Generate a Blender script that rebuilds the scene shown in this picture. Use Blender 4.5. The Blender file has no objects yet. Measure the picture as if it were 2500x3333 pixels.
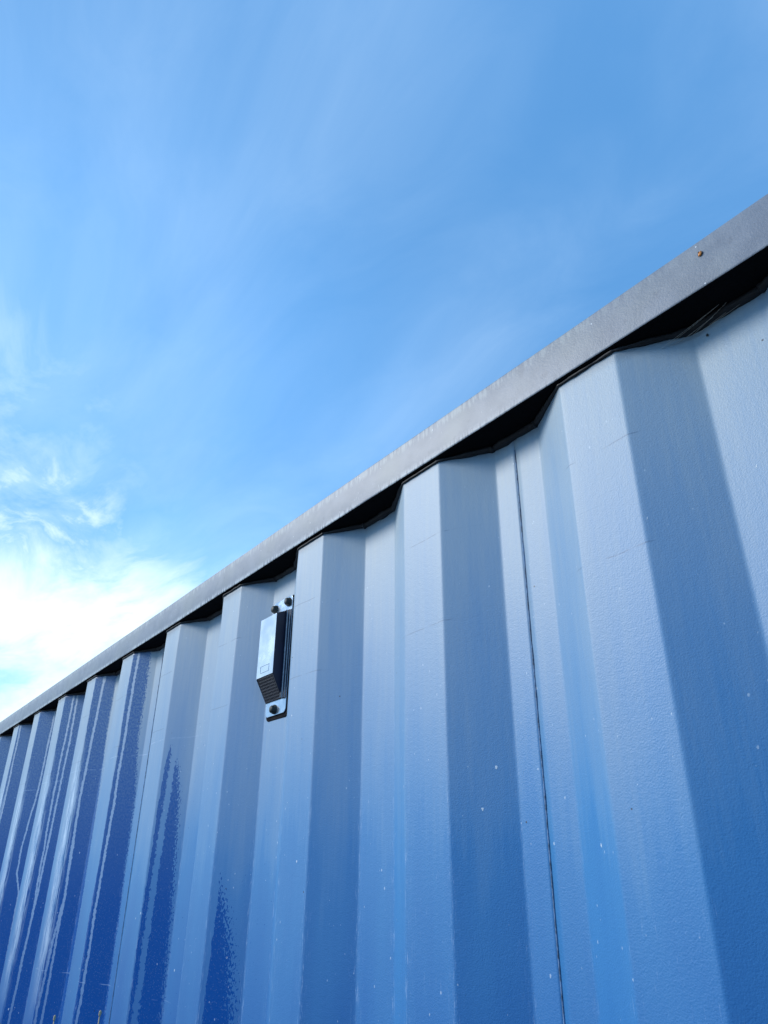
import bpy, math, random
from mathutils import Vector, Matrix, noise as mnoise
R = math.radians
sc = bpy.context.scene
CAM_Z = 2.0453
# ------------------------------------------------------------------ camera
YAW, PIT, ROL = .93185, .47217, .00809
fw = Vector((-math.sin(YAW)*math.cos(PIT), math.cos(YAW)*math.cos(PIT), math.sin(PIT)))
rt = Vector((math.cos(YAW), math.sin(YAW), 0)); up = rt.cross(fw)
c_, s_ = math.cos(ROL), math.sin(ROL)
rt, up = rt*c_ + up*s_, -rt*s_ + up*c_
cam_d = bpy.data.cameras.new('camera'); cam = bpy.data.objects.new('camera', cam_d)
sc.collection.objects.link(cam); sc.camera = cam
m = Matrix.Identity(4)
for i in range(3):
    m[i][0], m[i][1], m[i][2] = rt[i], up[i], -fw[i]
m[2][3] = CAM_Z
cam.matrix_world = m
cam_d.sensor_fit = 'VERTICAL'; cam_d.sensor_height = 24; cam_d.sensor_width = 18
cam_d.lens = 24*2397.68/3333
cam_d.clip_start = .02; cam_d.clip_end = 3000
# ------------------------------------------------------------------ light
SUN_AZ, SUN_EL = R(-137), R(30)           # azimuth clockwise from +Y (wall normal is -Y), front left of the wall
SUN = Vector((math.sin(SUN_AZ)*math.cos(SUN_EL), math.cos(SUN_AZ)*math.cos(SUN_EL), math.sin(SUN_EL)))
sd = bpy.data.lights.new('sun', 'SUN'); so = bpy.data.objects.new('sun', sd); sc.collection.objects.link(so)
sd.energy = 1.95; sd.angle = R(18); sd.color = (1, .97, .92)
so.rotation_euler = (-SUN).to_track_quat('-Z', 'Y').to_euler()
sc.view_settings.view_transform = 'Standard'; sc.view_settings.look = 'None'
sc.view_settings.gamma = 1; sc.view_settings.use_curve_mapping = False
sc.view_settings.exposure = 0.55

# ------------------------------------------------------------------ node helper
class N:
    def __init__(s, tree): s.t = tree; s.n = tree.nodes; s.l = tree.links
    def put(s, sock, v):
        if isinstance(v, bpy.types.NodeSocket): s.l.new(v, sock)
        elif isinstance(v, (tuple, list)) and len(v) == 3 and sock.type == 'RGBA': sock.default_value = (*v, 1)
        else: sock.default_value = v
    def m(s, op, a, b=0.0, c=0.0, clamp=False):
        n = s.n.new('ShaderNodeMath'); n.operation = op; n.use_clamp = clamp
        for k, v in enumerate((a, b, c)): s.put(n.inputs[k], v)
        return n.outputs[0]
    def mr(s, v, a, b, c=0.0, d=1.0, smooth=True):
        n = s.n.new('ShaderNodeMapRange'); n.interpolation_type = 'SMOOTHSTEP' if smooth else 'LINEAR'
        for k, x in zip(('Value', 'From Min', 'From Max', 'To Min', 'To Max'), (v, a, b, c, d)): s.put(n.inputs[k], x)
        return n.outputs[0]
    def vm(s, op, a, b=(0, 0, 0)):
        n = s.n.new('ShaderNodeVectorMath'); n.operation = op; s.put(n.inputs[0], a)
        if op == 'SCALE': s.put(n.inputs[3], b)
        else: s.put(n.inputs[1], b)
        return n.outputs['Value'] if op in ('DOT_PRODUCT', 'LENGTH') else n.outputs[0]
    def xyz(s, v):
        n = s.n.new('ShaderNodeSeparateXYZ'); s.put(n.inputs[0], v); return n.outputs
    def cxyz(s, x, y, z=0.0):
        n = s.n.new('ShaderNodeCombineXYZ')
        for k, v in enumerate((x, y, z)): s.put(n.inputs[k], v)
        return n.outputs[0]
    def noise(s, vec, scale, detail=2.0, rough=.5, dist=0.0):
        n = s.n.new('ShaderNodeTexNoise'); s.put(n.inputs['Vector'], vec)
        for k, v in (('Scale', scale), ('Detail', detail), ('Roughness', rough), ('Distortion', dist)): s.put(n.inputs[k], v)
        return n.outputs['Fac']
    def voro(s, vec, scale, rnd=1.0):
        n = s.n.new('ShaderNodeTexVoronoi'); s.put(n.inputs['Vector'], vec); s.put(n.inputs['Scale'], scale)
        s.put(n.inputs['Randomness'], rnd); return n.outputs['Distance'], n.outputs['Color']
    def mix(s, f, a, b, mode='MIX'):
        n = s.n.new('ShaderNodeMix'); n.data_type = 'RGBA'; n.blend_type = mode; n.clamp_factor = True
        s.put(n.inputs['Factor'], f)
        s.put(n.inputs[6], a); s.put(n.inputs[7], b); return n.outputs[2]
    def attr(s, name):
        n = s.n.new('ShaderNodeAttribute'); n.attribute_name = name; return n.outputs['Fac']

# ------------------------------------------------------------------ sky (world)
w = bpy.data.worlds.new('World'); sc.world = w; w.use_nodes = True
nt = w.node_tree; nt.nodes.clear(); g = N(nt)
out = nt.nodes.new('ShaderNodeOutputWorld'); bg = nt.nodes.new('ShaderNodeBackground')
sky = nt.nodes.new('ShaderNodeTexSky'); sky.sky_type = 'NISHITA'; sky.sun_disc = False
sky.sun_elevation = SUN_EL; sky.sun_rotation = SUN_AZ % (2*math.pi)
sky.air_density = 1.3; sky.dust_density = 1.2; sky.ozone_density = 2.2
tc = nt.nodes.new('ShaderNodeTexCoord')
d = g.vm('NORMALIZE', tc.outputs['Generated'])
dx, dy, dz = g.xyz(d)
inv = g.m('DIVIDE', 1.0, g.m('ADD', g.m('MAXIMUM', dz, 0.0), .18))
P_ = g.cxyz(g.m('MULTIPLY', dx, inv), g.m('MULTIPLY', dy, inv), 0.0)
P_r = nt.nodes.new('ShaderNodeMapping'); P_r.inputs['Rotation'].default_value = (0, 0, R(-12)); P_r.inputs['Scale'].default_value = (.62, 1.0, 1)
nt.links.new(P_, P_r.inputs[0]); PV = P_r.outputs[0]
warp = g.noise(PV, 1.3, 3, .5)
PV2 = g.vm('ADD', PV, g.cxyz(g.m('MULTIPLY', warp, .9), g.m('MULTIPLY', warp, -.5), 0.0))
n1 = g.noise(PV2, 1.15, 3, .45)
n2 = g.noise(PV2, 2.6, 9, .62, .3)
n3 = g.noise(g.vm('ADD', PV2, (6.1, 4.4, 0)), 10.5, 8, .60, .15)
nA = g.noise(g.vm('ADD', PV2, (2.3, 7.9, 0)), 1.0, 4, .5, .2); nB = g.noise(g.vm('ADD', PV2, (9.1, 3.3, 0)), 2.4, 8, .62, .3)
wisp = g.mr(g.m('ADD', g.m('MULTIPLY', nA, .78), g.m('MULTIPLY', nB, .22)), .38, .62)
# thin cirrus veil over the whole sky, a brighter cloud low in the west (left), paler air low down
wd = g.vm('DOT_PRODUCT', d, (-.948, .115, .297))
west = g.m('MULTIPLY', g.mr(wd, .72, 1.0), g.mr(n2, .2, .7, .7, 1.1))
near = g.m('MULTIPLY', g.mr(g.m('ADD', wd, g.m('MULTIPLY', g.m('SUBTRACT', n3, .5), .05)), .950, .992), g.mr(g.m('ABSOLUTE', g.m('ADD', g.m('SUBTRACT', dz, .300), g.m('ADD', g.m('MULTIPLY', g.m('SUBTRACT', n2, .5), .20), g.m('MULTIPLY', g.m('SUBTRACT', n3, .5), .10)))),   .13, .0))
tuft = g.m('MULTIPLY', g.mr(g.vm('DOT_PRODUCT', d, (-.912, .142, .385)), .990, .9996), g.mr(n3, .38, .72))
veil = g.m('MULTIPLY', g.mr(g.vm('DOT_PRODUCT', d, (-.90, .02, .434)), .945, 1.0), g.mr(g.m('ADD', g.m('MULTIPLY', n3, .5), g.m('MULTIPLY', n2, .5)), .36, .64, .0, 1.0))
lowband = g.mr(g.m('ADD', dz, g.m('MULTIPLY', g.m('SUBTRACT', n1, .5), .35)), .46, .22)
sk = g.vm('MULTIPLY', sky.outputs[0], (.68, 1.0, 1.12))
sk = g.mix(.78, sk, (.86, 2.70, 5.9))
lift = g.m('ADD', .99, g.m('ADD', g.m('MULTIPLY', wisp, .09), g.m('ADD', g.m('MULTIPLY', west, .28), g.m('MULTIPLY', lowband, .60))))
sk = g.vm('SCALE', sk, lift)
white = (8.0, 9.4, 9.8)
f1 = g.m('MULTIPLY', wisp, g.mr(nB, .25, .75, .07, .17))
f3 = g.m('MULTIPLY', g.m('MULTIPLY', lowband, g.mr(n2, .25, .60, .3, 1.0)), g.m('MULTIPLY', west, .80))
f = g.m('MAXIMUM', f1, g.m('MAXIMUM', g.m('MULTIPLY', near, .90), g.m('MAXIMUM', g.m('MULTIPLY', veil, .30), g.m('MAXIMUM', f3, g.m('MULTIPLY', tuft, .62)))))
col = g.mix(f, sk, white)
nt.links.new(col, bg.inputs['Color']); bg.inputs['Strength'].default_value = .10
nt.links.new(bg.outputs[0], out.inputs['Surface'])

# ------------------------------------------------------------------ materials
def mat(name):
    m_ = bpy.data.materials.new(name); m_.use_nodes = True
    t = m_.node_tree; b = t.nodes['Principled BSDF']; return m_, N(t), b
def bump(g, b, h, strength, dist):
    n = g.n.new('ShaderNodeBump'); n.inputs['Strength'].default_value = strength; n.inputs['Distance'].default_value = dist
    g.put(n.inputs['Height'], h); g.l.new(n.outputs[0], b.inputs['Normal']); return n

def paint_wall():
    m_, g, b = mat('blue_container_paint')
    uvn = g.n.new('ShaderNodeUVMap'); uvn.uv_map = 'unfolded'; uv = uvn.outputs[0]
    U, V, _ = g.xyz(uv)                            # metres along the sheet, metres above eye level
    geo = g.n.new('ShaderNodeTexCoord'); ob = geo.outputs['Object']; ox, oy, oz = g.xyz(ob)
    st = g.cxyz(g.m('MULTIPLY', U, 1.0), g.m('MULTIPLY', V, .05))
    streak = g.noise(st, 160, 4, .65)
    broad = g.noise(uv, 7, 4, .6)
    st2 = g.cxyz(U, g.m('MULTIPLY', V, .16)); broadst = g.noise(st2, 14, 3, .5)
    fine = g.noise(uv, 900, 2, .5)
    # chalked, dusty film; its height ramp also paints in paler sky reflection
    film_sky = g.mr(g.m('ADD', V, g.m('MULTIPLY', g.m('SUBTRACT', broadst, .5), .35)), -.35, .52, .05, 1.0, False)
    film_sky = g.m('MULTIPLY', film_sky, g.mr(streak, .2, .8, .90, 1.06, False))
    film_sky = g.m('ADD', film_sky, g.m('MULTIPLY', g.m('SUBTRACT', broad, .5), .10), clamp=True)
    fresh = (.002, .095, .34); chalk_sky = (.365, .445, .50); mid = (.048, .22, .47)
    c = g.mix(g.mr(film_sky, 0, .5, 0, 1, False), fresh, mid)
    c = g.mix(g.mr(film_sky, .45, 1, 0, 1, False), c, chalk_sky)
    # --- wet
    drop = g.noise(g.cxyz(U, g.m('MULTIPLY', V, .62)), 330, 2, .55)
    jag = g.m('MULTIPLY', g.m('SUBTRACT', g.noise(g.cxyz(U, g.m('MULTIPLY', V, .5)), 150, 5, .68), .5), .0105)
    wl = g.m('ADD', g.attr('wet_left'), jag)
    wr = g.attr('wet_right')
    hard = g.mr(wl, -.0004, .0004)
    # right border breaks into droplets over a soft width
    soft = g.attr('wet_soft')
    thr = g.mr(g.m('DIVIDE', wr, g.m('MAXIMUM', soft, .0005)), -.15, 1.0, .72, .24, False)
    spk = g.mr(g.m('SUBTRACT', drop, thr), -.015, .015)
    wet = g.m('MULTIPLY', hard, spk)
    for k in ('streak_a', 'streak_b'):
        jj = g.m('ADD', g.attr(k), g.m('MULTIPLY', g.m('SUBTRACT', g.noise(g.cxyz(U, V, 4.0 if k == 'streak_a' else 9.0), 130, 4, .65), .5), .010))
        aa = g.m('ABSOLUTE', jj)
        wet = g.m('MULTIPLY', wet, g.mr(aa, .0030, .0038))
        dep = g.mr(aa, .0034, .0026) if k == 'streak_a' else g.m('MAXIMUM', dep, g.mr(aa, .0034, .0026))
    # thin wet threads on the flats
    th = g.noise(g.cxyz(U, g.m('MULTIPLY', V, .035), 3.1), 330, 3, .6, .15)
    thr2 = g.m('MULTIPLY', g.attr('threads'), g.mr(th, .50, .60))
    wet = g.m('MAXIMUM', wet, g.m('MULTIPLY', thr2, .55))
    # specks of dry film left inside the wet part, more of them high up
    vd, vc = g.voro(g.cxyz(U, g.m('MULTIPLY', V, .8)), 420)
    vr = g.xyz(vc)[0]
    resid = g.m('MULTIPLY', g.mr(vd, .34, .22), g.mr(vr, .50, .54))
    pale_top = g.mr(V, -.05, .46, .02, .62, False)
    resid2 = g.m('MULTIPLY', g.mr(g.noise(uv, 210, 4, .75), .42, .60), g.mr(V, -.05, .42, .06, .95))
    pale = g.m('MAXIMUM', g.m('MULTIPLY', resid, .42), g.m('ADD', g.m('MULTIPLY', pale_top, .65), g.m('MULTIPLY', resid2, .6), clamp=True))
    wetc = g.mix(pale, (.0002, .082, .33), (.17, .26, .40))
    c = g.mix(wet, c, wetc)
    c = g.mix(g.m('MULTIPLY', g.m('MULTIPLY', g.m('MULTIPLY', dep, hard), g.mr(soft, .019, .017)), g.mr(V, -.45, .1, .10, .55)), c, (.50, .60, .76))
    th2 = g.noise(g.cxyz(U, g.m('MULTIPLY', V, .05), 8.1), 260, 4, .7, .1)
    c = g.mix(g.m('MULTIPLY', g.m('MULTIPLY', g.attr('threads'), g.mr(th2, .42, .58)), .75), c, (.62, .74, .86))
    # --- scuff lines, scratches, specks
    lw = g.m('MULTIPLY', g.m('SUBTRACT', g.noise(g.cxyz(U, 0.0, 1.7), 9, 3, .5), .5), .012)
    proud = g.mr(oy, .555, .550)
    def line(z0, wid, amp, seed, lo=.45):
        gap = g.mr(g.noise(g.cxyz(U, seed, 0.0), 17, 3, .6), lo, lo+.08)
        v = g.m('ABSOLUTE', g.m('SUBTRACT', g.m('ADD', V, lw), z0))
        return g.m('MULTIPLY', g.m('MULTIPLY', g.mr(v, wid, wid*.3), gap), amp)
    dark = g.m('MULTIPLY', g.m('MAXIMUM', line(.394, .0011, .40, 2.0, .44), line(.279, .0011, .38, 5.0, .44)), g.m('MAXIMUM', proud, .12))
    c = g.mix(dark, c, (.07, .10, .18))
    pl = g.m('MAXIMUM', line(-.17, .0009, .5, 9.0, .5), line(.257, .0014, .4, 11.0, .46))
    pl = g.m('MULTIPLY', pl, g.mr(ox, -1.2, -1.6))
    c = g.mix(pl, c, (.45, .58, .75))
    # vertical wear, strongest on the bends
    edge = g.attr('bend')
    wear = g.m('MULTIPLY', edge, g.mr(g.noise(g.cxyz(U, g.m('MULTIPLY', V, .12), 7.0), 420, 4, .75), .52, .70))
    wear = g.m('MULTIPLY', g.m('MULTIPLY', wear, g.mr(V, .35, -.1, .10, .55)), g.mr(ox, -.35, -.75, .10, 1.0))
    c = g.mix(wear, c, (.42, .55, .75))
    rub = g.m('MULTIPLY', g.mr(g.noise(g.cxyz(U, g.m('MULTIPLY', V, .07), 17.0), 420, 4, .75), .60, .74), g.mr(V, .25, -.15, .0, .40))
    c = g.mix(g.m('MULTIPLY', rub, proud), c, (.40, .54, .76))
    wv = g.m('MULTIPLY', g.m('SUBTRACT', g.noise(uv, 320, 2, .6), .5), .0045)
    sd1, scol = g.voro(g.cxyz(g.m('ADD', U, wv), g.m('MULTIPLY', g.m('ADD', V, wv), .45), 0.0), 58)
    r1 = g.xyz(scol)
    sp1 = g.m('MULTIPLY', g.mr(sd1, g.m('MULTIPLY', r1[1], .08), g.m('MULTIPLY', r1[1], .05)), g.mr(r1[0], .62, .64))
    sd2, scol2 = g.voro(g.cxyz(g.m('ADD', g.m('ADD', U, 5.3), g.m('MULTIPLY', wv, .5)), g.m('MULTIPLY', V, .6), 0.0), 170)
    r2 = g.xyz(scol2)
    sz2 = g.m('MULTIPLY', g.m('POWER', r2[1], 2.0), .22)
    sp2 = g.m('MULTIPLY', g.mr(g.m('ADD', sd2, g.m('MULTIPLY', g.mr(broad, .58, .40), .10)), sz2, g.m('MULTIPLY', sz2, .6)), g.mr(r2[0], .55, .57))
    c = g.mix(g.m('MULTIPLY', sp1, .85), c, (.75, .80, .82))
    c = g.mix(g.m('MULTIPLY', sp2, .5), c, (.65, .74, .82))
    sd3, scol3 = g.voro(g.vm('ADD', uv, (15.3, 12.2, 0)), 26)
    sp3 = g.m('MULTIPLY', g.mr(sd3, .035, .022), g.mr(g.xyz(scol3)[0], .55, .57))
    c = g.mix(g.m('MULTIPLY', sp3, .85), c, (.03, .03, .035))
    # wall colour darkens just under the rail
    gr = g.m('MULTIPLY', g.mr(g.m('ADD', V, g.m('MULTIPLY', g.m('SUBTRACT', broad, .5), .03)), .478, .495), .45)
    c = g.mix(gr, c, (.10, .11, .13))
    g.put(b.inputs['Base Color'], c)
    g.put(b.inputs['Roughness'], g.m('ADD', g.m('SUBTRACT', g.m('ADD', .40, g.m('MULTIPLY', film_sky, .10)), g.m('MULTIPLY', wet, .25)), g.m('MULTIPLY', fine, .06)))
    g.put(b.inputs['Specular IOR Level'], g.m('SUBTRACT', .55, g.m('MULTIPLY', wet, .32)))
    h = g.m('ADD', g.m('MULTIPLY', g.noise(uv, 620, 2, .5), .7), g.m('MULTIPLY', g.noise(uv, 210, 2, .5), .5))
    h = g.m('ADD', h, g.m('MULTIPLY', sp1, 1.2))
    bump(g, b, h, .50, .0006)
    return m_

def paint_rail():
    m_, g, b = mat('weathered_rail_paint')
    geo = g.n.new('ShaderNodeTexCoord'); ob = geo.outputs['Object']; x, y, z = g.xyz(ob)
    zz = g.m('SUBTRACT', z, CAM_Z + .4967)          # 0 at the lower edge, .052 at the top
    n = g.noise(ob, 28, 5, .65); n_s = g.noise(g.cxyz(x, y, g.m('MULTIPLY', z, .12)), 260, 3, .6)
    c = g.mix(g.mr(n, .3, .7), (.140, .172, .225), (.200, .232, .285))
    c = g.mix(g.m('MULTIPLY', g.mr(g.noise(ob, 9, 3, .5), .45, .7), .5), c, (.22, .25, .255))
    # pale drips and rubbed edges, mostly along the further half
    far = g.mr(x, -.2, -.9)
    patch = g.mr(g.noise(g.cxyz(x, 0.0, 0.0), 7, 4, .6), .36, .50)
    lowe = g.m('MULTIPLY', g.mr(g.m('ADD', zz, g.m('MULTIPLY', g.m('SUBTRACT', n_s, .5), .022)), .015, .003), g.mr(n_s, .42, .54))
    tope = g.m('MULTIPLY', g.mr(g.m('ADD', zz, g.m('MULTIPLY', g.m('SUBTRACT', n_s, .5), .022)), .041, .050), g.mr(n_s, .44, .56))
    c = g.mix(g.m('MULTIPLY', g.m('MULTIPLY', lowe, far), g.m('MULTIPLY', patch, 1.0)), c, (.55, .60, .63))
    c = g.mix(g.m('MULTIPLY', g.m('MULTIPLY', tope, g.mr(x, -.1, -.6)), .36), c, (.48, .52, .50))
    thin = g.m('MULTIPLY', g.mr(g.noise(g.cxyz(x, 0.0, g.m('MULTIPLY', z, .25)), 420, 2, .5), .66, .72), g.mr(g.noise(ob, 12, 2, .5), .48, .60))
    c = g.mix(g.m('MULTIPLY', thin, g.m('MULTIPLY', far, .55)), c, (.6, .65, .68))
    vd, vc = g.voro(ob, 95); r = g.xyz(vc)
    sp = g.m('MULTIPLY', g.mr(vd, .10, .06), g.mr(r[0], .80, .82))
    c = g.mix(g.m('MULTIPLY', sp, .8), c, (.7, .74, .78))
    bl = g.mr(g.noise(ob, 55, 3, .6), .62, .70)
    c = g.mix(g.m('MULTIPLY', bl, .35), c, (.10, .12, .16))
    # chipped dirt along the very lower lip and below
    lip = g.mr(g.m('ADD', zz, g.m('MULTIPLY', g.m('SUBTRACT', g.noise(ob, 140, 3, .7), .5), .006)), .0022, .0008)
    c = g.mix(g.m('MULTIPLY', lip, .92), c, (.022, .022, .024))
    g.put(b.inputs['Base Color'], c); b.inputs['Roughness'].default_value = .48
    bump(g, b, g.m('ADD', g.noise(ob, 500, 3, .6), g.m('MULTIPLY', n, 1.5)), .35, .0006)
    return m_

def simple(name, col, rough=.5, metal=0.0, var=.25, scale=60, bs=.3, bd=.0008):
    m_, g, b = mat(name)
    geo = g.n.new('ShaderNodeTexCoord'); ob = geo.outputs['Object']
    n = g.noise(ob, scale, 4, .6)
    c = g.mix(g.mr(n, .3, .7), tuple(v*(1-var) for v in col), tuple(min(1, v*(1+var)) for v in col))
    g.put(b.inputs['Base Color'], c)
    g.put(b.inputs['Roughness'], g.mr(n, .3, .7, max(.02, rough-.08), rough+.08))
    b.inputs['Metallic'].default_value = metal
    bump(g, b, g.noise(ob, scale*5, 3, .5), bs, bd)
    return m_

M_wall = paint_wall(); M_rail = paint_rail()
M_dark = simple('black_shade_and_floor', (.004, .004, .005), .95); M_dark.node_tree.nodes['Principled BSDF'].inputs['Specular IOR Level'].default_value = .08  # paints the shade under the top rail; also colours the floor board
M_bead = simple('dark_weld_bead', (.012, .012, .015), .6, .0, .5, 90)
M_seam = simple('weld_seam_paint', (.12, .19, .30), .5, .0, .6, 150)
M_roof = simple('roof_paint', (.15, .19, .25), .5)
M_blue = simple('plain_blue_paint', (.02, .10, .34), .4)
M_cast = simple('corner_casting_steel', (.05, .08, .16), .55)
M_vent = simple('vent_sky_sheen', (.62, .68, .74), .24, .35, .08, 25, .06)  # pale colour paints in the sky's reflection on a dark cover
M_navy = simple('navy_plastic_and_shade', (.004, .008, .030), .42, 0, .2, 60, .1)  # the cover's own dark plastic; on the ribs it paints shade
M_plate = simple('vent_plate_steel', (.40, .47, .56), .22, .75, .15, 40, .15)
M_grille = simple('dark_grille', (.02, .022, .03), .5)
M_bolt = simple('dark_rivet', (.018, .025, .022), .55, 0, .4, 300)
M_rubber = simple('black_sealant', (.003, .003, .006), .85); M_rubber.node_tree.nodes['Principled BSDF'].inputs['Specular IOR Level'].default_value = .15
M_web = simple('cobweb_silk', (.50, .45, .38), .6)
M_bug = simple('amber_shell', (.80, .27, .05), .3, 0, .3, 500)
M_bugd = simple('dark_insect', (.05, .04, .035), .5)
M_stem = simple('dry_grass', (.55, .42, .24), .7, 0, .3, 200)

# ------------------------------------------------------------------ object helpers
C = sc.collection
def mesh_obj(name, vs, fs, mt, parent=None, smooth=False):
    me = bpy.data.meshes.new(name); me.from_pydata([tuple(v) for v in vs], [], fs); me.update()
    me.materials.append(mt)
    if smooth: me.polygons.foreach_set('use_smooth', [True]*len(me.polygons))
    o = bpy.data.objects.new(name, me); C.objects.link(o)
    if parent: o.parent = parent; o.matrix_parent_inverse = Matrix.Translation(parent.location).inverted()
    return o
def empty(name, loc, parent=None):
    o = bpy.data.objects.new(name, None); C.objects.link(o); o.location = loc; o.empty_display_size = .1
    return o
def tag(o, label=None, cat=None, group=None, kind=None):
    for k, v in (('label', label), ('category', cat), ('group', group), ('kind', kind)):
        if v: o[k] = v
def prism(profile, a, b, axis='x'):
    """closed profile extruded; profile in the (y,z) plane for axis x."""
    n = len(profile); vs = []
    for t in (a, b):
        for p, q in profile: vs.append((t, p, q) if axis == 'x' else ((p, t, q) if axis == 'y' else (p, q, t)))
    fs = [tuple(range(n))[::-1], tuple(range(n, 2*n))] + [(i, (i+1) % n, n+(i+1) % n, n+i) for i in range(n)]
    return vs, fs
def rrect(a0, b0, a1, b1, r, seg=4):
    p = []
    for cx, cy, s0 in ((a1-r, b1-r, 0), (a0+r, b1-r, 90), (a0+r, b0+r, 180), (a1-r, b0+r, 270)):
        for k in range(seg+1):
            t = R(s0+90*k/seg); p.append((cx+r*math.cos(t), cy+r*math.sin(t)))
    return p
def tube(pts, rad, seg=8, rfun=None):
    vs, fs = [], []
    for i, p in enumerate(pts):
        p = Vector(p); a = Vector(pts[max(0, i-1)]); b_ = Vector(pts[min(len(pts)-1, i+1)])
        t = (b_-a).normalized(); u_ = Vector((1, 0, 0)) if abs(t.z) > .9 else t.cross(Vector((0, 0, 1))).normalized(); v_ = t.cross(u_)
        r_ = rad*(rfun(i) if rfun else 1)
        for k in range(seg):
            q = 2*math.pi*k/seg; vs.append(p + u_*math.cos(q)*r_ + v_*math.sin(q)*r_)
    for i in range(len(pts)-1):
        for k in range(seg):
            fs.append((i*seg+k, i*seg+(k+1) % seg, (i+1)*seg+(k+1) % seg, (i+1)*seg+k))
    fs.append(tuple(range(seg))[::-1]); fs.append(tuple(range((len(pts)-1)*seg, len(pts)*seg)))
    return vs, fs

# ------------------------------------------------------------------ ground
m_, g, b = mat('yard_asphalt')
geo = g.n.new('ShaderNodeTexCoord'); ob = geo.outputs['Object']
c = g.mix(g.mr(g.noise(ob, 3, 6, .7), .3, .7), (.035, .035, .036), (.065, .063, .06))
c = g.mix(g.m('MULTIPLY', g.mr(g.noise(ob, 220, 2, .5), .55, .65), .4), c, (.14, .135, .125))
g.put(b.inputs['Base Color'], c); b.inputs['Roughness'].default_value = .85
bump(g, b, g.noise(ob, 150, 3, .6), .5, .01)
vs = []; fs = []
k = 24
for i in range(k+1):
    for j in range(k+1):
        X = (i/k*2-1); Y = (j/k*2-1)
        vs.append((X*abs(X)*900, Y*abs(Y)*900, 0))
for i in range(k):
    for j in range(k): fs.append((i*(k+1)+j, (i+1)*(k+1)+j, (i+1)*(k+1)+j+1, i*(k+1)+j+1))
gr = mesh_obj('ground', vs, fs, m_); tag(gr, kind='structure')

# ------------------------------------------------------------------ container
X0, D, H = -.97098, .54776, .4937
WO, WS, P, DP = .0735, .066, .278, .0360
ZT = CAM_Z + H + .003   # underside of the top rail
XL, XR = -4.15, 1.91               # container ends
TH = math.atan2(DP, WS); SL = math.hypot(DP, WS); WI = P - WO - 2*WS
LW = WO + WI + 2*SL                # unfolded length of one wave
BACK = D + 2.40
root = empty('shipping_container', ((XL+XR)/2, D + 1.2, 0))
tag(root, 'blue corrugated steel shipping container seen from close below its long side', 'shipping container')

rnd = random.Random(4)
def fillet(p0, p1, p2, r, seg):
    a = (Vector(p0)-Vector(p1)).normalized(); b_ = (Vector(p2)-Vector(p1)).normalized()
    ang = math.acos(max(-1, min(1, a.dot(b_)))); d_ = r/math.tan(ang/2)
    A = Vector(p1)+a*d_; B = Vector(p1)+b_*d_
    ctr = Vector(p1) + (a+b_).normalized()*(r/math.sin(ang/2))
    res = []
    va, vb = A-ctr, B-ctr; tot = va.angle(vb)
    for k_ in range(seg+1):
        t = k_/seg
        res.append(ctr + (va*math.sin((1-t)*tot) + vb*math.sin(t*tot))/math.sin(tot))
    return res
# profile of one wave starting at the outer-left bend: list (x offset, y offset, s, bendness)
corner = [(0, 0), (WO, 0), (WO+WS, DP), (P-WS, DP), (P, 0), (P+WO, 0)]
prev = (-WS, DP)
RAD = .0085
def wave_cols():
    cols = []
    seq = [prev] + corner
    for i in range(1, 5):
        f_ = fillet(seq[i-1], seq[i], seq[i+1], RAD, 5)
        f_0 = fillet(seq[i], seq[i+1], seq[i+2] if i+2 < len(seq) else (P+WO+WS, DP), RAD, 5)
        for q in f_: cols.append((q.x, q.y, 1.0))
        a, b_ = f_[-1], f_0[0]
        ts = (.03, .2, .4, .6, .8, .97)
        for t in ts: cols.append((a.x+(b_.x-a.x)*t, a.y+(b_.y-a.y)*t, .35 if t in (.03, .97) else 0.0))
    # unfolded length
    res = []; s = 0; last = None
    for x, y, be in cols:
        if last: s += math.hypot(x-last[0], y-last[1])
        res.append((x, y, s, be)); last = (x, y)
    x, y = P + cols[0][0], cols[0][1]
    tot = s + math.hypot(x-last[0], y-last[1])
    return res, tot
COLS, LW = wave_cols()
s_or = [c_[2] for c_ in COLS if c_[0] >= WO][0]     # s at the bend where the right-facing slope starts

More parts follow.
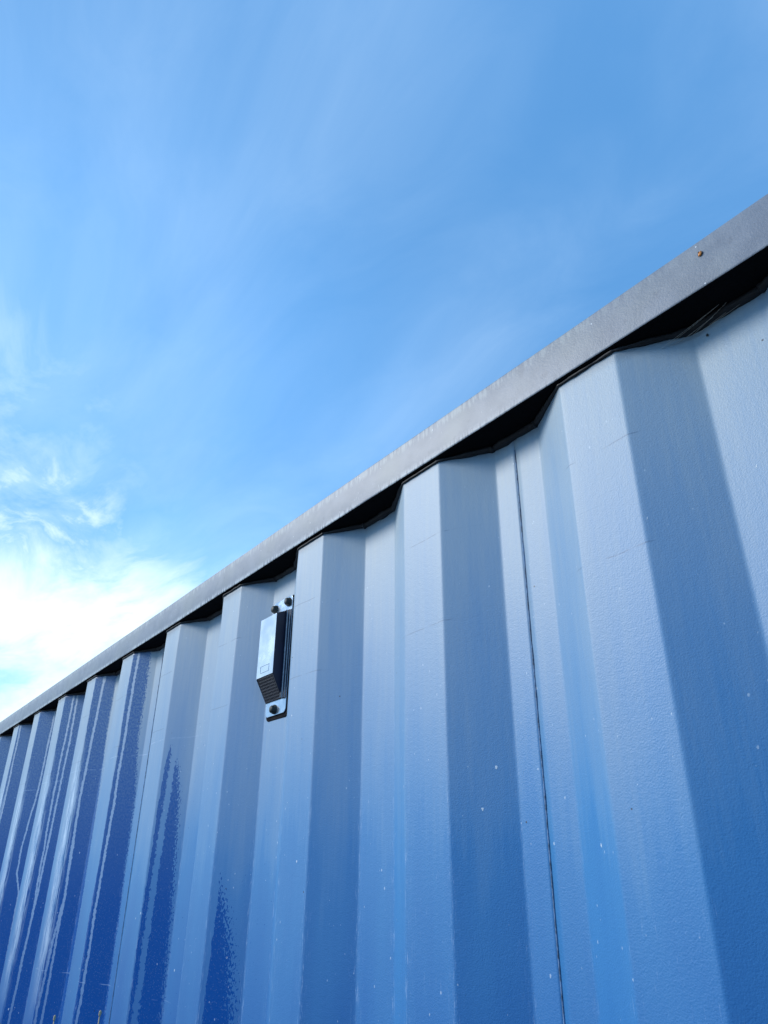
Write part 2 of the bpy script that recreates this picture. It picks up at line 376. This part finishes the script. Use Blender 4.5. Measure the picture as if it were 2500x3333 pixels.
# wet run-off on each wave, read off the photograph: rows of (height above eye, left, right) as
# fractions of the slope; plus dry threads inside it
WET = {
 -1: dict(w=[(.026, .19, .19), (-.02, .19, .56), (-.085, .16, .84), (-.17, .13, 1.0), (-.5, .0, 1.0)], soft=.040, a=None, b=None),
 -2: dict(w=[(.245, .22, .30), (.20, .14, .66), (.15, .10, .80), (-.02, .02, .98), (-.2, .05, 1.05), (-.5, 0, 1.1)], soft=.020,
          a=[(.25, .37), (.15, .335), (-.02, .26), (-.2, .225), (-.5, .16)], b=None, aw=2.0),
 -3: dict(w=[(.50, -.02, .78), (.30, .0, .80), (.17, .02, 1.02), (-.03, -.06, 1.08), (-.22, -.08, 1.15), (-.6, -.1, 1.2)], soft=.016,
          a=[(.5, .22), (.30, .185), (.17, .18), (-.03, .14), (-.22, .12), (-.6, .08)], b=None, aw=1.0),
 -4: dict(w=[(.50, -.05, 1.0), (.34, .04, .98), (.19, .10, 1.2), (-.03, .08, 1.3), (-.25, -.02, 1.3), (-.7, -.1, 1.3)], soft=.010,
          a=[(.5, .40), (.34, .33), (.19, .26), (-.03, .38), (-.25, .33), (-.7, .3)],
          b=[(.5, .40), (.34, .33), (.19, .26), (-.02, .36), (-.12, .20), (-.25, .10), (-.7, .05)]),
 -5: dict(w=[(.52, -.05, 1.3), (.21, .05, 1.3), (-.04, .02, 1.3), (-.28, .08, 1.3), (-.8, .1, 1.3)], soft=.006,
          a=[(.52, .42), (.37, .42), (.21, .35), (-.03, .48), (-.28, .38), (-.8, .3)],
          b=[(.52, .62), (.37, .66), (.21, .60), (-.03, .52), (-.28, .38), (-.8, .3)]),
 -6: dict(w=[(.52, -.05, 1.3), (.2, .05, 1.3), (-.8, .05, 1.3)], soft=.006,
          a=[(.52, .85), (.40, .84), (.23, .80), (.10, .55), (.03, .60), (-.02, .9), (-.8, 1.3)], b=None),
 -7: dict(w=[(.52, -.05, 1.3), (.2, .0, 1.3), (-.8, .05, 1.3)], soft=.006, a=[(.52, .10), (.3, .16), (-.8, .1)], b=None),
 -8: dict(w=[(.52, -.45, 1.3), (-.8, -.3, 1.3)], soft=.006, a=[(.52, -.1), (-.8, -.2)], b=None),
}
for q in range(-14, -8):
    WET[q] = dict(w=[(.52, -.05-.1*rnd.random(), 1.3), (-1.4, .05, 1.3)], soft=.006,
                  a=[(.52, rnd.uniform(.2, .8)), (0, rnd.uniform(.2, .8)), (-1.4, .4)], b=None)
def lerp(tab, v, k_):
    if v >= tab[0][0]: return tab[0][k_]
    for a, b_ in zip(tab, tab[1:]):
        if v >= b_[0]:
            t = (v-a[0])/(b_[0]-a[0]); return a[k_]+(b_[k_]-a[k_])*t
    return tab[-1][k_]
zrows = [.16 + .06*i for i in range(21)]
zz = 1.40
while zz < ZT - .004: zrows.append(zz); zz += .009
zrows.append(ZT + .002)
zrows = sorted(set(zrows))
def dent_at(X, z):
    q = .0017*mnoise.noise(Vector((X*5, z*1.4, 3))) + .0006*mnoise.noise(Vector((X*20, z*4, 9)))
    return q*max(0, (ZT-z)/.05) if z > ZT-.05 else q
def build_panel(xa, xb):
    """one corrugated sheet between two weld seams"""
    cols = []
    for n in range(-16, 12):
        for (x, y, s, be) in COLS:
            X = X0 + n*P + x
            if xa <= X <= xb: cols.append((X, y, s, n, be))
    def at(X):
        n = math.floor((X-X0)/P); xr = X-X0-n*P
        prevc = None
        for c2 in COLS:
            if c2[0] > xr: break
            prevc = c2
        nxt = c2 if c2[0] > xr else (P+COLS[0][0], COLS[0][1], LW, 0)
        if prevc is None: prevc = (COLS[-1][0]-P, COLS[-1][1], COLS[-1][2]-LW, 0)
        t = (xr-prevc[0])/(nxt[0]-prevc[0])
        return (X, prevc[1]+(nxt[1]-prevc[1])*t, prevc[2]+(nxt[2]-prevc[2])*t, n, 0.0)
    if cols[0][0]-xa > .0005: cols.insert(0, at(xa))
    if xb-cols[-1][0] > .0005: cols.append(at(xb))
    nc = len(cols); vs = []; A = {k_: [] for k_ in ('wet_left', 'wet_right', 'wet_soft', 'streak_a', 'streak_b', 'threads', 'bend')}; UV = []
    for z in zrows:
        v = z - CAM_Z
        for X, y, s, n, be in cols:
            dent = dent_at(X, z)
            vs.append((X, D+y+dent, z)); UV.append((s+n*LW, v))
            u = s - s_or; wt = WET.get(n)
            # the wave to the left owns the inner flat; negative u on this wave is its outer flat
            if wt and not (n == -8 and False):
                wob = .0030*mnoise.noise(Vector((n*7.3, v*9, 0))) + .0014*mnoise.noise(Vector((n*3.3, v*38, 5)))
                L, Rr = lerp(wt['w'], v, 1)*SL, lerp(wt['w'], v, 2)*SL
                top = wt['w'][0][0]
                close = max(0, v-top)*1.2
                wl, wr = u-L+wob-close, Rr-u+wob*.5-close
                A['wet_left'].append(wl); A['wet_right'].append(wr); A['wet_soft'].append(wt['soft'])
                for k_, key in (('a', 'streak_a'), ('b', 'streak_b')):
                    t_ = wt.get(k_)
                    w2 = .0022*mnoise.noise(Vector((n*5.1+ord(k_), v*16, 2))) + .0010*mnoise.noise(Vector((n*5.1+ord(k_), v*60, 7)))
                    A[key].append((u-lerp(t_, v, 1)*SL+w2)/(wt.get('aw', 1.0)) if t_ else 1.0)
            else:
                A['wet_left'].append(-.1); A['wet_right'].append(-1); A['wet_soft'].append(.01); A['streak_a'].append(1.0); A['streak_b'].append(1.0)
            fl = 0.0
            if n <= -4 and u < .004: fl = max(0, min(1, (.34-v)/.12))*max(0, min(1, (u+.050)/.02))*(1 if v > -.1 else max(0, 1+(v+.1)*6))
            A['threads'].append(fl); A['bend'].append(be)
    fs = [(i*nc+j, i*nc+j+1, (i+1)*nc+j+1, (i+1)*nc+j) for i in range(len(zrows)-1) for j in range(nc-1)]
    o = mesh_obj('wall_panel', vs, fs, M_wall, root, True)
    me = o.data
    for k_, vals in A.items():
        at_ = me.attributes.new(k_, 'FLOAT', 'POINT'); at_.data.foreach_set('value', vals)
    uvl = me.uv_layers.new(name='unfolded'); buf = []
    for lp in me.loops: buf += UV[lp.vertex_index]
    uvl.data.foreach_set('uv', buf)
    md = o.modifiers.new('sheet', 'SOLIDIFY'); md.thickness = .0016; md.offset = -1
    return o
seamx = [-.5195 + 4*P*k_ for k_ in range(-5, 4)]
bounds = [XL+.10] + [s for s in seamx if XL+.2 < s < XR-.2] + [XR-.10]
for a, b_ in zip(bounds, bounds[1:]): build_panel(a+.0001, b_-.0001)
# raised vertical weld seams
for sx in bounds[1:-1]:
    pts = [(sx + .0005*mnoise.noise(Vector((sx, z_*14, 0))), D+DP-.0002+dent_at(sx, z_), z_) for z_ in [.17 + .012*i for i in range(197)] if z_ < ZT-.001]
    vs, fs = tube(pts, .0008, 6, lambda i: 1+.25*math.sin(i*1.9)*mnoise.noise(Vector((i*.31, sx, 0)))*2)
    mesh_obj('weld_seam', vs, fs, M_seam, root, True)

# top rail: square tube
prof = rrect(D-.0068, ZT+.0010, D+.046, ZT+.0570, .0035, 5)
vs = []; fs = []; L_ = len(prof); NX = 160
for i in range(NX+1):
    x = XL+.17 + (XR-XL-.34)*i/NX
    dz_ = .0010*mnoise.noise(Vector((x*1.7, 0, 0))) + .0004*mnoise.noise(Vector((x*11, 0, 0))); dy_ = .0008*mnoise.noise(Vector((x*2.1, 4, 0)))
    for p, q in prof: vs.append((x, p+dy_, q+dz_))
for i in range(NX):
    for k_ in range(L_): fs.append((i*L_+k_, (i+1)*L_+k_, (i+1)*L_+(k_+1) % L_, i*L_+(k_+1) % L_))
tr = mesh_obj('top_rail', vs, fs, M_rail, root, True)
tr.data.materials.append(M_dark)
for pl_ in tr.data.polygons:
    if abs(pl_.normal.z) > .6 and pl_.center.z < ZT+.01: pl_.material_index = 1  # underside faces near-black: their shade is put into the colour
# rippled weld bead that joins the sheet to the underside of the rail
pts = []; 
for n in range(-12, 10):
    for x, y, s, be in COLS:
        X = X0+n*P+x
        if bounds[0] < X < bounds[-1]: pts.append((X, D+y-.001, ZT-.0012))
dens = []
for a, b_ in zip(pts, pts[1:]):
    L2 = (Vector(b_)-Vector(a)).length; k2 = max(1, int(L2/.004))
    for q in range(k2): dens.append(Vector(a).lerp(Vector(b_), q/k2))
dens = [(p.x, p.y+.0005*mnoise.noise(p*90), p.z+.0008*mnoise.noise(p*120)) for p in dens]
vs, fs = tube(dens, .0019, 7, lambda i: (1+2.0*max(0, min(1, (dens[i][1]-D)/DP)))*(1+.45*mnoise.noise(Vector((i*.23, 0, 0)))))
mesh_obj('weld_bead', vs, fs, M_bead, root, True)

# bottom rail, posts, castings, roof, the other walls
vs, fs = prism([(D-.012, .03), (D+.05, .03), (D+.05, .045), (D-.002, .045), (D-.002, .155), (D+.05, .155), (D+.05, .17), (D-.012, .17)], XL+.17, XR-.17)
mesh_obj('bottom_rail', vs, fs, M_blue, root)
for X in (XL, XR):
    for Y in (D-.0068, BACK-.14):
        sx = 1 if X == XL else -1
        a, b_ = sorted((X, X+sx*.10))
        vs, fs = prism(rrect(a, Y+.002, b_, Y+.14, .012, 4), .118, ZT-.066, 'z'); mesh_obj('corner_post', vs, fs, M_blue, root)
        for z0, z1 in ((0, .118), (ZT-.066, ZT+.058)):
            a2, b2 = sorted((X-sx*.004, X+sx*.17))
            vs, fs = prism(rrect(a2, Y-.004, b2, Y+.156, .014, 4), z0, z1, 'z'); mesh_obj('corner_casting', vs, fs, M_cast, root)
def corrug(name, a, b_, y0, z0, z1, axis, mt):
    pts = []; x = a; i = 0
    seq = [(0, 0), (.07, 0), (.138, .034), (.21, .034), (.278, 0)]
    while x < b_:
        for dx_, dy_ in seq[:4]:
            if x+dx_ < b_: pts.append((x+dx_, y0+dy_))
        x += .278
    pts.append((b_, pts[-1][1]))
    vs = []; 
    for z in (z0, z1):
        for p, q in pts: vs.append((p, q, z) if axis == 'x' else (q, p, z))
    n = len(pts); fs = [(i, i+1, n+i+1, n+i) for i in range(n-1)]
    o = mesh_obj(name, vs, fs, mt, root); md = o.modifiers.new('sheet', 'SOLIDIFY'); md.thickness = .002
    return o
corrug('rear_wall_panel', XL+.10, XR-.10, BACK-.05, .16, ZT, 'x', M_blue)
corrug('end_wall_panel', D+.10, BACK-.12, XL+.01, .16, ZT, 'y', M_blue)
for Y in (D+.11, (D+BACK)/2+.004):
    W_ = (BACK-D-.27)/2
    o = mesh_obj('cargo_door', *prism(rrect(Y, .15, Y+W_-.008, ZT-.01, .01, 3), XR-.06, XR-.015, 'x'), M_blue, root)
    for q in (.28, .72):
        vs, fs = tube([(XR-.0, Y+W_*q, .12), (XR-.0, Y+W_*q, 1.2), (XR-.0, Y+W_*q, ZT-.01)], .017, 10)
        r_ = mesh_obj('locking_rod', vs, fs, M_cast, o, True)
vs = []; fs = []
nr = 60
for i in range(nr+1):
    x = XL+.17+(XR-XL-.34)*i/nr; zq = ZT+.046-(.012 if i % 2 else 0)
    vs += [(x, D+.044, zq), (x, BACK-.06, zq)]
for i in range(nr): fs.append((2*i, 2*i+2, 2*i+3, 2*i+1))
mesh_obj('roof_panel', vs, fs, M_roof, root)
mesh_obj('rear_top_rail', *prism(rrect(BACK-.062, ZT, BACK+.0, ZT+.052, .0035, 4), XL+.17, XR-.17), M_rail, root)
mesh_obj('rear_bottom_rail', *prism(rrect(BACK-.062, .03, BACK, .16, .0035, 4), XL+.17, XR-.17), M_blue, root)
for X in (XL+.012, XR-.072):
    mesh_obj('end_header', *prism(rrect(X, ZT, X+.06, ZT+.05, .0035, 4), D+.141, BACK-.145, 'y'), M_rail, root)
    mesh_obj('end_sill', *prism(rrect(X, .03, X+.06, .145, .0035, 4), D+.141, BACK-.145, 'y'), M_blue, root)
mesh_obj('floor_board', *prism([(D+.055, .14), (BACK-.07, .14), (BACK-.07, .165), (D+.055, .165)], XL+.09, XR-.09), M_dark, root)

# ------------------------------------------------------------------ ventilator
Z = lambda v: CAM_Z+v
YP = D+DP
vent_loc = (-1.069, YP, Z(.345))
vent = bpy.data.objects.new('vent', None); C.objects.link(vent); vent.parent = root
vent.matrix_parent_inverse = Matrix.Translation(root.location).inverted(); vent.location = vent_loc; vent.empty_display_size = .05
vent['label'] = 'steel vent with slanted grille'
def vobj(name, vs, fs, mt, smooth=False):
    me = bpy.data.meshes.new(name); lo = Vector(vent_loc)
    me.from_pydata([tuple(Vector(v)-lo) for v in vs], [], fs); me.update(); me.materials.append(mt)
    if smooth: me.polygons.foreach_set('use_smooth', [True]*len(me.polygons))
    o = bpy.data.objects.new(name, me); C.objects.link(o); o.parent = vent; return o
def bevel(o, w_=.0008, seg=2):
    md = o.modifiers.new('edge', 'BEVEL'); md.width = w_; md.segments = seg; md.limit_method = 'ANGLE'; md.angle_limit = R(30); return o
# gasket of black sealant squeezed out behind the plate, thick to the right and below
gp = rrect(-1.1035, Z(.2400), -1.0322, Z(.4445), .009, 6)
vs, fs = prism([(p + .0006*mnoise.noise(Vector((p*300, q*300, 0))), q + .0008*mnoise.noise(Vector((p*200, q*200, 5)))) for p, q in gp], YP-.0022, YP+.001, 'y')
bevel(vobj('sealant', vs, fs, M_rubber), .001)
vs, fs = prism(rrect(-1.1030, Z(.2465), -1.0375, Z(.4440), .008, 6), YP-.0042, YP-.0022, 'y')
bevel(vobj('mounting_plate', vs, fs, M_plate), .0006)
# cover: box with sloped top and long slanted bottom
xa, xb = -1.1026, -1.0495; yf = .5585; yb = YP-.0042
side = [(yb, Z(.4180)), (yf, Z(.4085)), (yf, Z(.3075)), (yb, Z(.2690))]
t_ = .0012
vs = [(x, y, z) for x in (xa, xb) for y, z in side]
fs = [(0, 1, 2, 3), (7, 6, 5, 4), (0, 4, 5, 1), (1, 5, 6, 2)]
o = vobj('vent_cover', vs, fs, M_navy); o.data.materials.append(M_vent)
o.data.polygons[2].material_index = 0; o.data.polygons[3].material_index = 1; o.data.polygons[2].material_index = 1  # front and top pale: sky reflection put into the colour
md = o.modifiers.new('wall', 'SOLIDIFY'); md.thickness = t_; md.offset = 1 if False else -1
bevel(o, .0012, 3)
# ribs right of the cover; dark ones paint its shade on the plate
for x0_, x1_, ya, mt_ in ((xb-.0004, xb+.0032, yb-.0050, M_navy), (xb+.0034, xb+.0042, yb-.0040, M_vent), (xb+.0044, xb+.0080, yb-.0026, M_navy), (xb+.0082, xb+.0088, yb-.0018, M_vent), (xb+.0090, xb+.0118, yb-.0010, M_navy)):
    vobj('flange_shade', *prism(rrect(x0_, ya, x1_, yb, .0002, 2), Z(.270), Z(.4175), 'z'), mt_)
# embossed maker's plate low on the face
bx0, bx1, bz0, bz1 = xa+.011, xb-.013, Z(.3145), Z(.3265)
vs, fs = [], []
def addbox(x0, y0, z0, x1, y1, z1):
    k0 = len(vs); vs.extend([(x0, y0, z0), (x1, y0, z0), (x1, y1, z0), (x0, y1, z0), (x0, y0, z1), (x1, y0, z1), (x1, y1, z1), (x0, y1, z1)])
    fs.extend([tuple(k0+i for i in f_) for f_ in ((0, 3, 2, 1), (4, 5, 6, 7), (0, 1, 5, 4), (1, 2, 6, 5), (2, 3, 7, 6), (3, 0, 4, 7))])
fr = .0009
addbox(bx0, yf-.0012, bz0, bx1, yf+.0002, bz0+fr); addbox(bx0, yf-.0012, bz1-fr, bx1, yf+.0002, bz1)
addbox(bx0, yf-.0012, bz0+fr, bx0+fr, yf+.0002, bz1-fr); addbox(bx1-fr, yf-.0012, bz0+fr, bx1, yf+.0002, bz1-fr)
for q in range(4):
    xx = bx0+.004+q*.0052; addbox(xx, yf-.0006, bz0+.003, xx+.0028, yf+.0002, bz1-.003-.0015*(q%2))
vobj('embossed_frame', list(vs), list(fs), M_vent)
# slanted perforated grille: mesh bars in two directions over a dark backing
p0 = Vector((0, yf+.0012, Z(.3075)+.0008)); p1 = Vector((0, yb-.0004, Z(.2690)+.0008)); nrm = Vector((0, -(p0.z-p1.z), -(p1.y-p0.y))).normalized()
vs, fs = [], []
def bar(a, b_, w1, h):
    a, b_ = Vector(a), Vector(b_); t = (b_-a).normalized(); sd_ = t.cross(nrm).normalized()*w1; k0 = len(vs)
    for p in (a, b_):
        for q in (-sd_, sd_):
            for hh in (0, h): vs.append(p+q+nrm*hh)
    fs.extend([tuple(k0+i for i in f_) for f_ in ((0, 1, 3, 2), (4, 6, 7, 5), (0, 4, 5, 1), (2, 3, 7, 6), (1, 5, 7, 3), (0, 2, 6, 4))])
for q in range(9):
    t = (q+.4)/9; c2 = p0.lerp(p1, t); bar((xa+.001, c2.y, c2.z), (xb-.001, c2.y, c2.z), .0008, .0009)
for q in range(12):
    x = xa+.002+q*(xb-xa-.004)/11; bar((x, p0.y, p0.z), (x, p1.y, p1.z), .0006, .0006)
gl = vobj('grille', vs, fs, simple('grille_steel', (.16, .15, .16), .35, .6, .7, 900), False)
vs = [(xa+.001, p0.y+.0002, p0.z+.0004), (xb-.001, p0.y+.0002, p0.z+.0004), (xb-.001, p1.y, p1.z+.0004), (xa+.001, p1.y, p1.z+.0004)]
vobj('grille_backing', vs, [(0, 1, 2, 3)], M_grille)
# three rivets with ragged paint
for bx, bz in ((-1.0945, .4315), (-1.0490, .4330), (-1.0730, .2560)):
    vs, fs = [], []
    rings = [(0.0078, 0), (.0078, .0016), (.0066, .0020), (.0062, .0052), (.0050, .0070), (.0024, .0080)]
    sg = 14
    for r_, h_ in rings:
        for k_ in range(sg):
            q = 2*math.pi*k_/sg; rr = r_*(1+.10*mnoise.noise(Vector((math.cos(q)*2+bx*99, math.sin(q)*2, h_*300))))
            vs.append((bx+rr*math.cos(q), YP-.0042-h_, Z(bz)+rr*math.sin(q)))
    for i in range(len(rings)-1):
        for k_ in range(sg): fs.append((i*sg+k_, i*sg+(k_+1) % sg, (i+1)*sg+(k_+1) % sg, (i+1)*sg+k_))
    fs.append(tuple(range((len(rings)-1)*sg, len(rings)*sg)))
    vobj('rivet', vs, fs, M_bolt, True)

# ------------------------------------------------------------------ small things
# shell on the rail
def blob(name, loc, rx, ry, rz, rot, mt, seed, parent=None):
    import bmesh
    bm = bmesh.new(); bmesh.ops.create_icosphere(bm, subdivisions=3, radius=1)
    for v in bm.verts:
        k_ = 1+.22*mnoise.noise(v.co*1.6+Vector((seed, 0, 0)))
        v.co = Vector((v.co.x*rx, v.co.y*ry, v.co.z*rz))*k_
    me = bpy.data.meshes.new(name); bm.to_mesh(me); bm.free(); me.materials.append(mt)
    me.polygons.foreach_set('use_smooth', [True]*len(me.polygons))
    o = bpy.data.objects.new(name, me); C.objects.link(o); o.location = loc; o.rotation_euler = rot
    if parent: o.parent = parent
    return o
yr = D-.0068
bug = empty('insect', (-.2304, yr-.0008, Z(.5353)))
tag(bug, 'tiny orange insect clinging to the grey top rail of the container', 'insect')
blob('body', (0, 0, 0), 0.0016, .0012, .0028, (0, .5, 0), M_bug, 1, bug)
blob('head', (-.0009, -.0001, .0022), .0008, .0008, .0009, (0, 0, 0), M_bugd, 2, bug)
for k_ in range(6):
    s2 = -1 if k_ < 3 else 1; h = -.0010+.0010*(k_ % 3)
    vs, fs = tube([(s2*.0008, .0002, h), (s2*.0019, -.0004, h+.0004), (s2*.0026, .0007, h-.0003)], .00014, 5)
    l_ = mesh_obj('leg', vs, fs, M_bugd); l_.parent = bug
# cobweb under the rail
vs_all, fs_all = [], []
def strand(a, b_, sag, r_=.00016):
    pts = []
    for i in range(15):
        t = i/14; p = Vector(a).lerp(Vector(b_), t); p.z -= sag*4*t*(1-t); pts.append(p)
    v2, f2 = tube(pts, r_, 4); k0 = len(vs_all); vs_all.extend(v2); fs_all.extend([tuple(i+k0 for i in f_) for f_ in f2])
for a, b_, s2 in (((-.3020, D+.0205, Z(.4830)), (-.2386, .5718, Z(.4963)), .0003), ((-.2960, D+.0240, Z(.4850)), (-.2386, .5718, Z(.4963)), .0006),
                  ((-.2860, D+.0290, Z(.4850)), (-.2338, .5795, Z(.4963)), .0002), ((-.2733, D+.0322, Z(.4870)), (-.2330, .5750, Z(.4963)), .0004),
                  ((-.2700, D+.0327, Z(.4860)), (-.1962, .5810, Z(.4955)), .0012), ((-.2560, D+.0327, Z(.4880)), (-.2062, .5800, Z(.4960)), .0005),
                  ((-.2930, D+.0250, Z(.4830)), (-.2733, D+.0324, Z(.4895)), .0004)):
    strand(a, b_, s2)
web = mesh_obj('cobweb', vs_all, fs_all, M_web)
tag(web, 'fine cobweb threads hanging under the top rail in the nearest recess', 'cobweb')
fly = blob('insect', (-.2610, D+DP-.0012, Z(.4800)), .0010, .0009, .0016, (0, .3, 0), M_bugd, 5)
tag(fly, 'tiny dark insect caught below the cobweb on the blue sheet', 'insect')
# dry grass stalks whose tips reach into the bottom of the picture
def stalk(x, y, ztop, lean, label):
    pts = []; 
    for i in range(40):
        t = i/39; pts.append((x + lean*(t*t) - lean, y+.01*math.sin(t*3+x)-.01*math.sin(3+x), ztop*t))
    vs, fs = tube(pts, .0021, 7, lambda i: 1-.55*i/39)
    root2 = empty('grass_stalk', (pts[0][0], pts[0][1], 0))
    tag(root2, label, 'grass stalk', 'dry grass stalks beside the container')
    st = mesh_obj('stem', [Vector(v)-Vector(root2.location) for v in vs], fs, M_stem, None, True); st.parent = root2
    hd = blob('seed_tip', Vector(pts[-1])-Vector(root2.location), .0021, .0021, .0045, (0, lean*2, 0), M_stem, x, root2)
stalk(-1.36, .47, Z(-.180)+.004, .05, 'taller dry tan grass stalk standing before the wet blue sheet at bottom left')
stalk(-1.505, .445, Z(-.196), -.03, 'dry tan grass stalk barely reaching into view, left of the taller stalk')
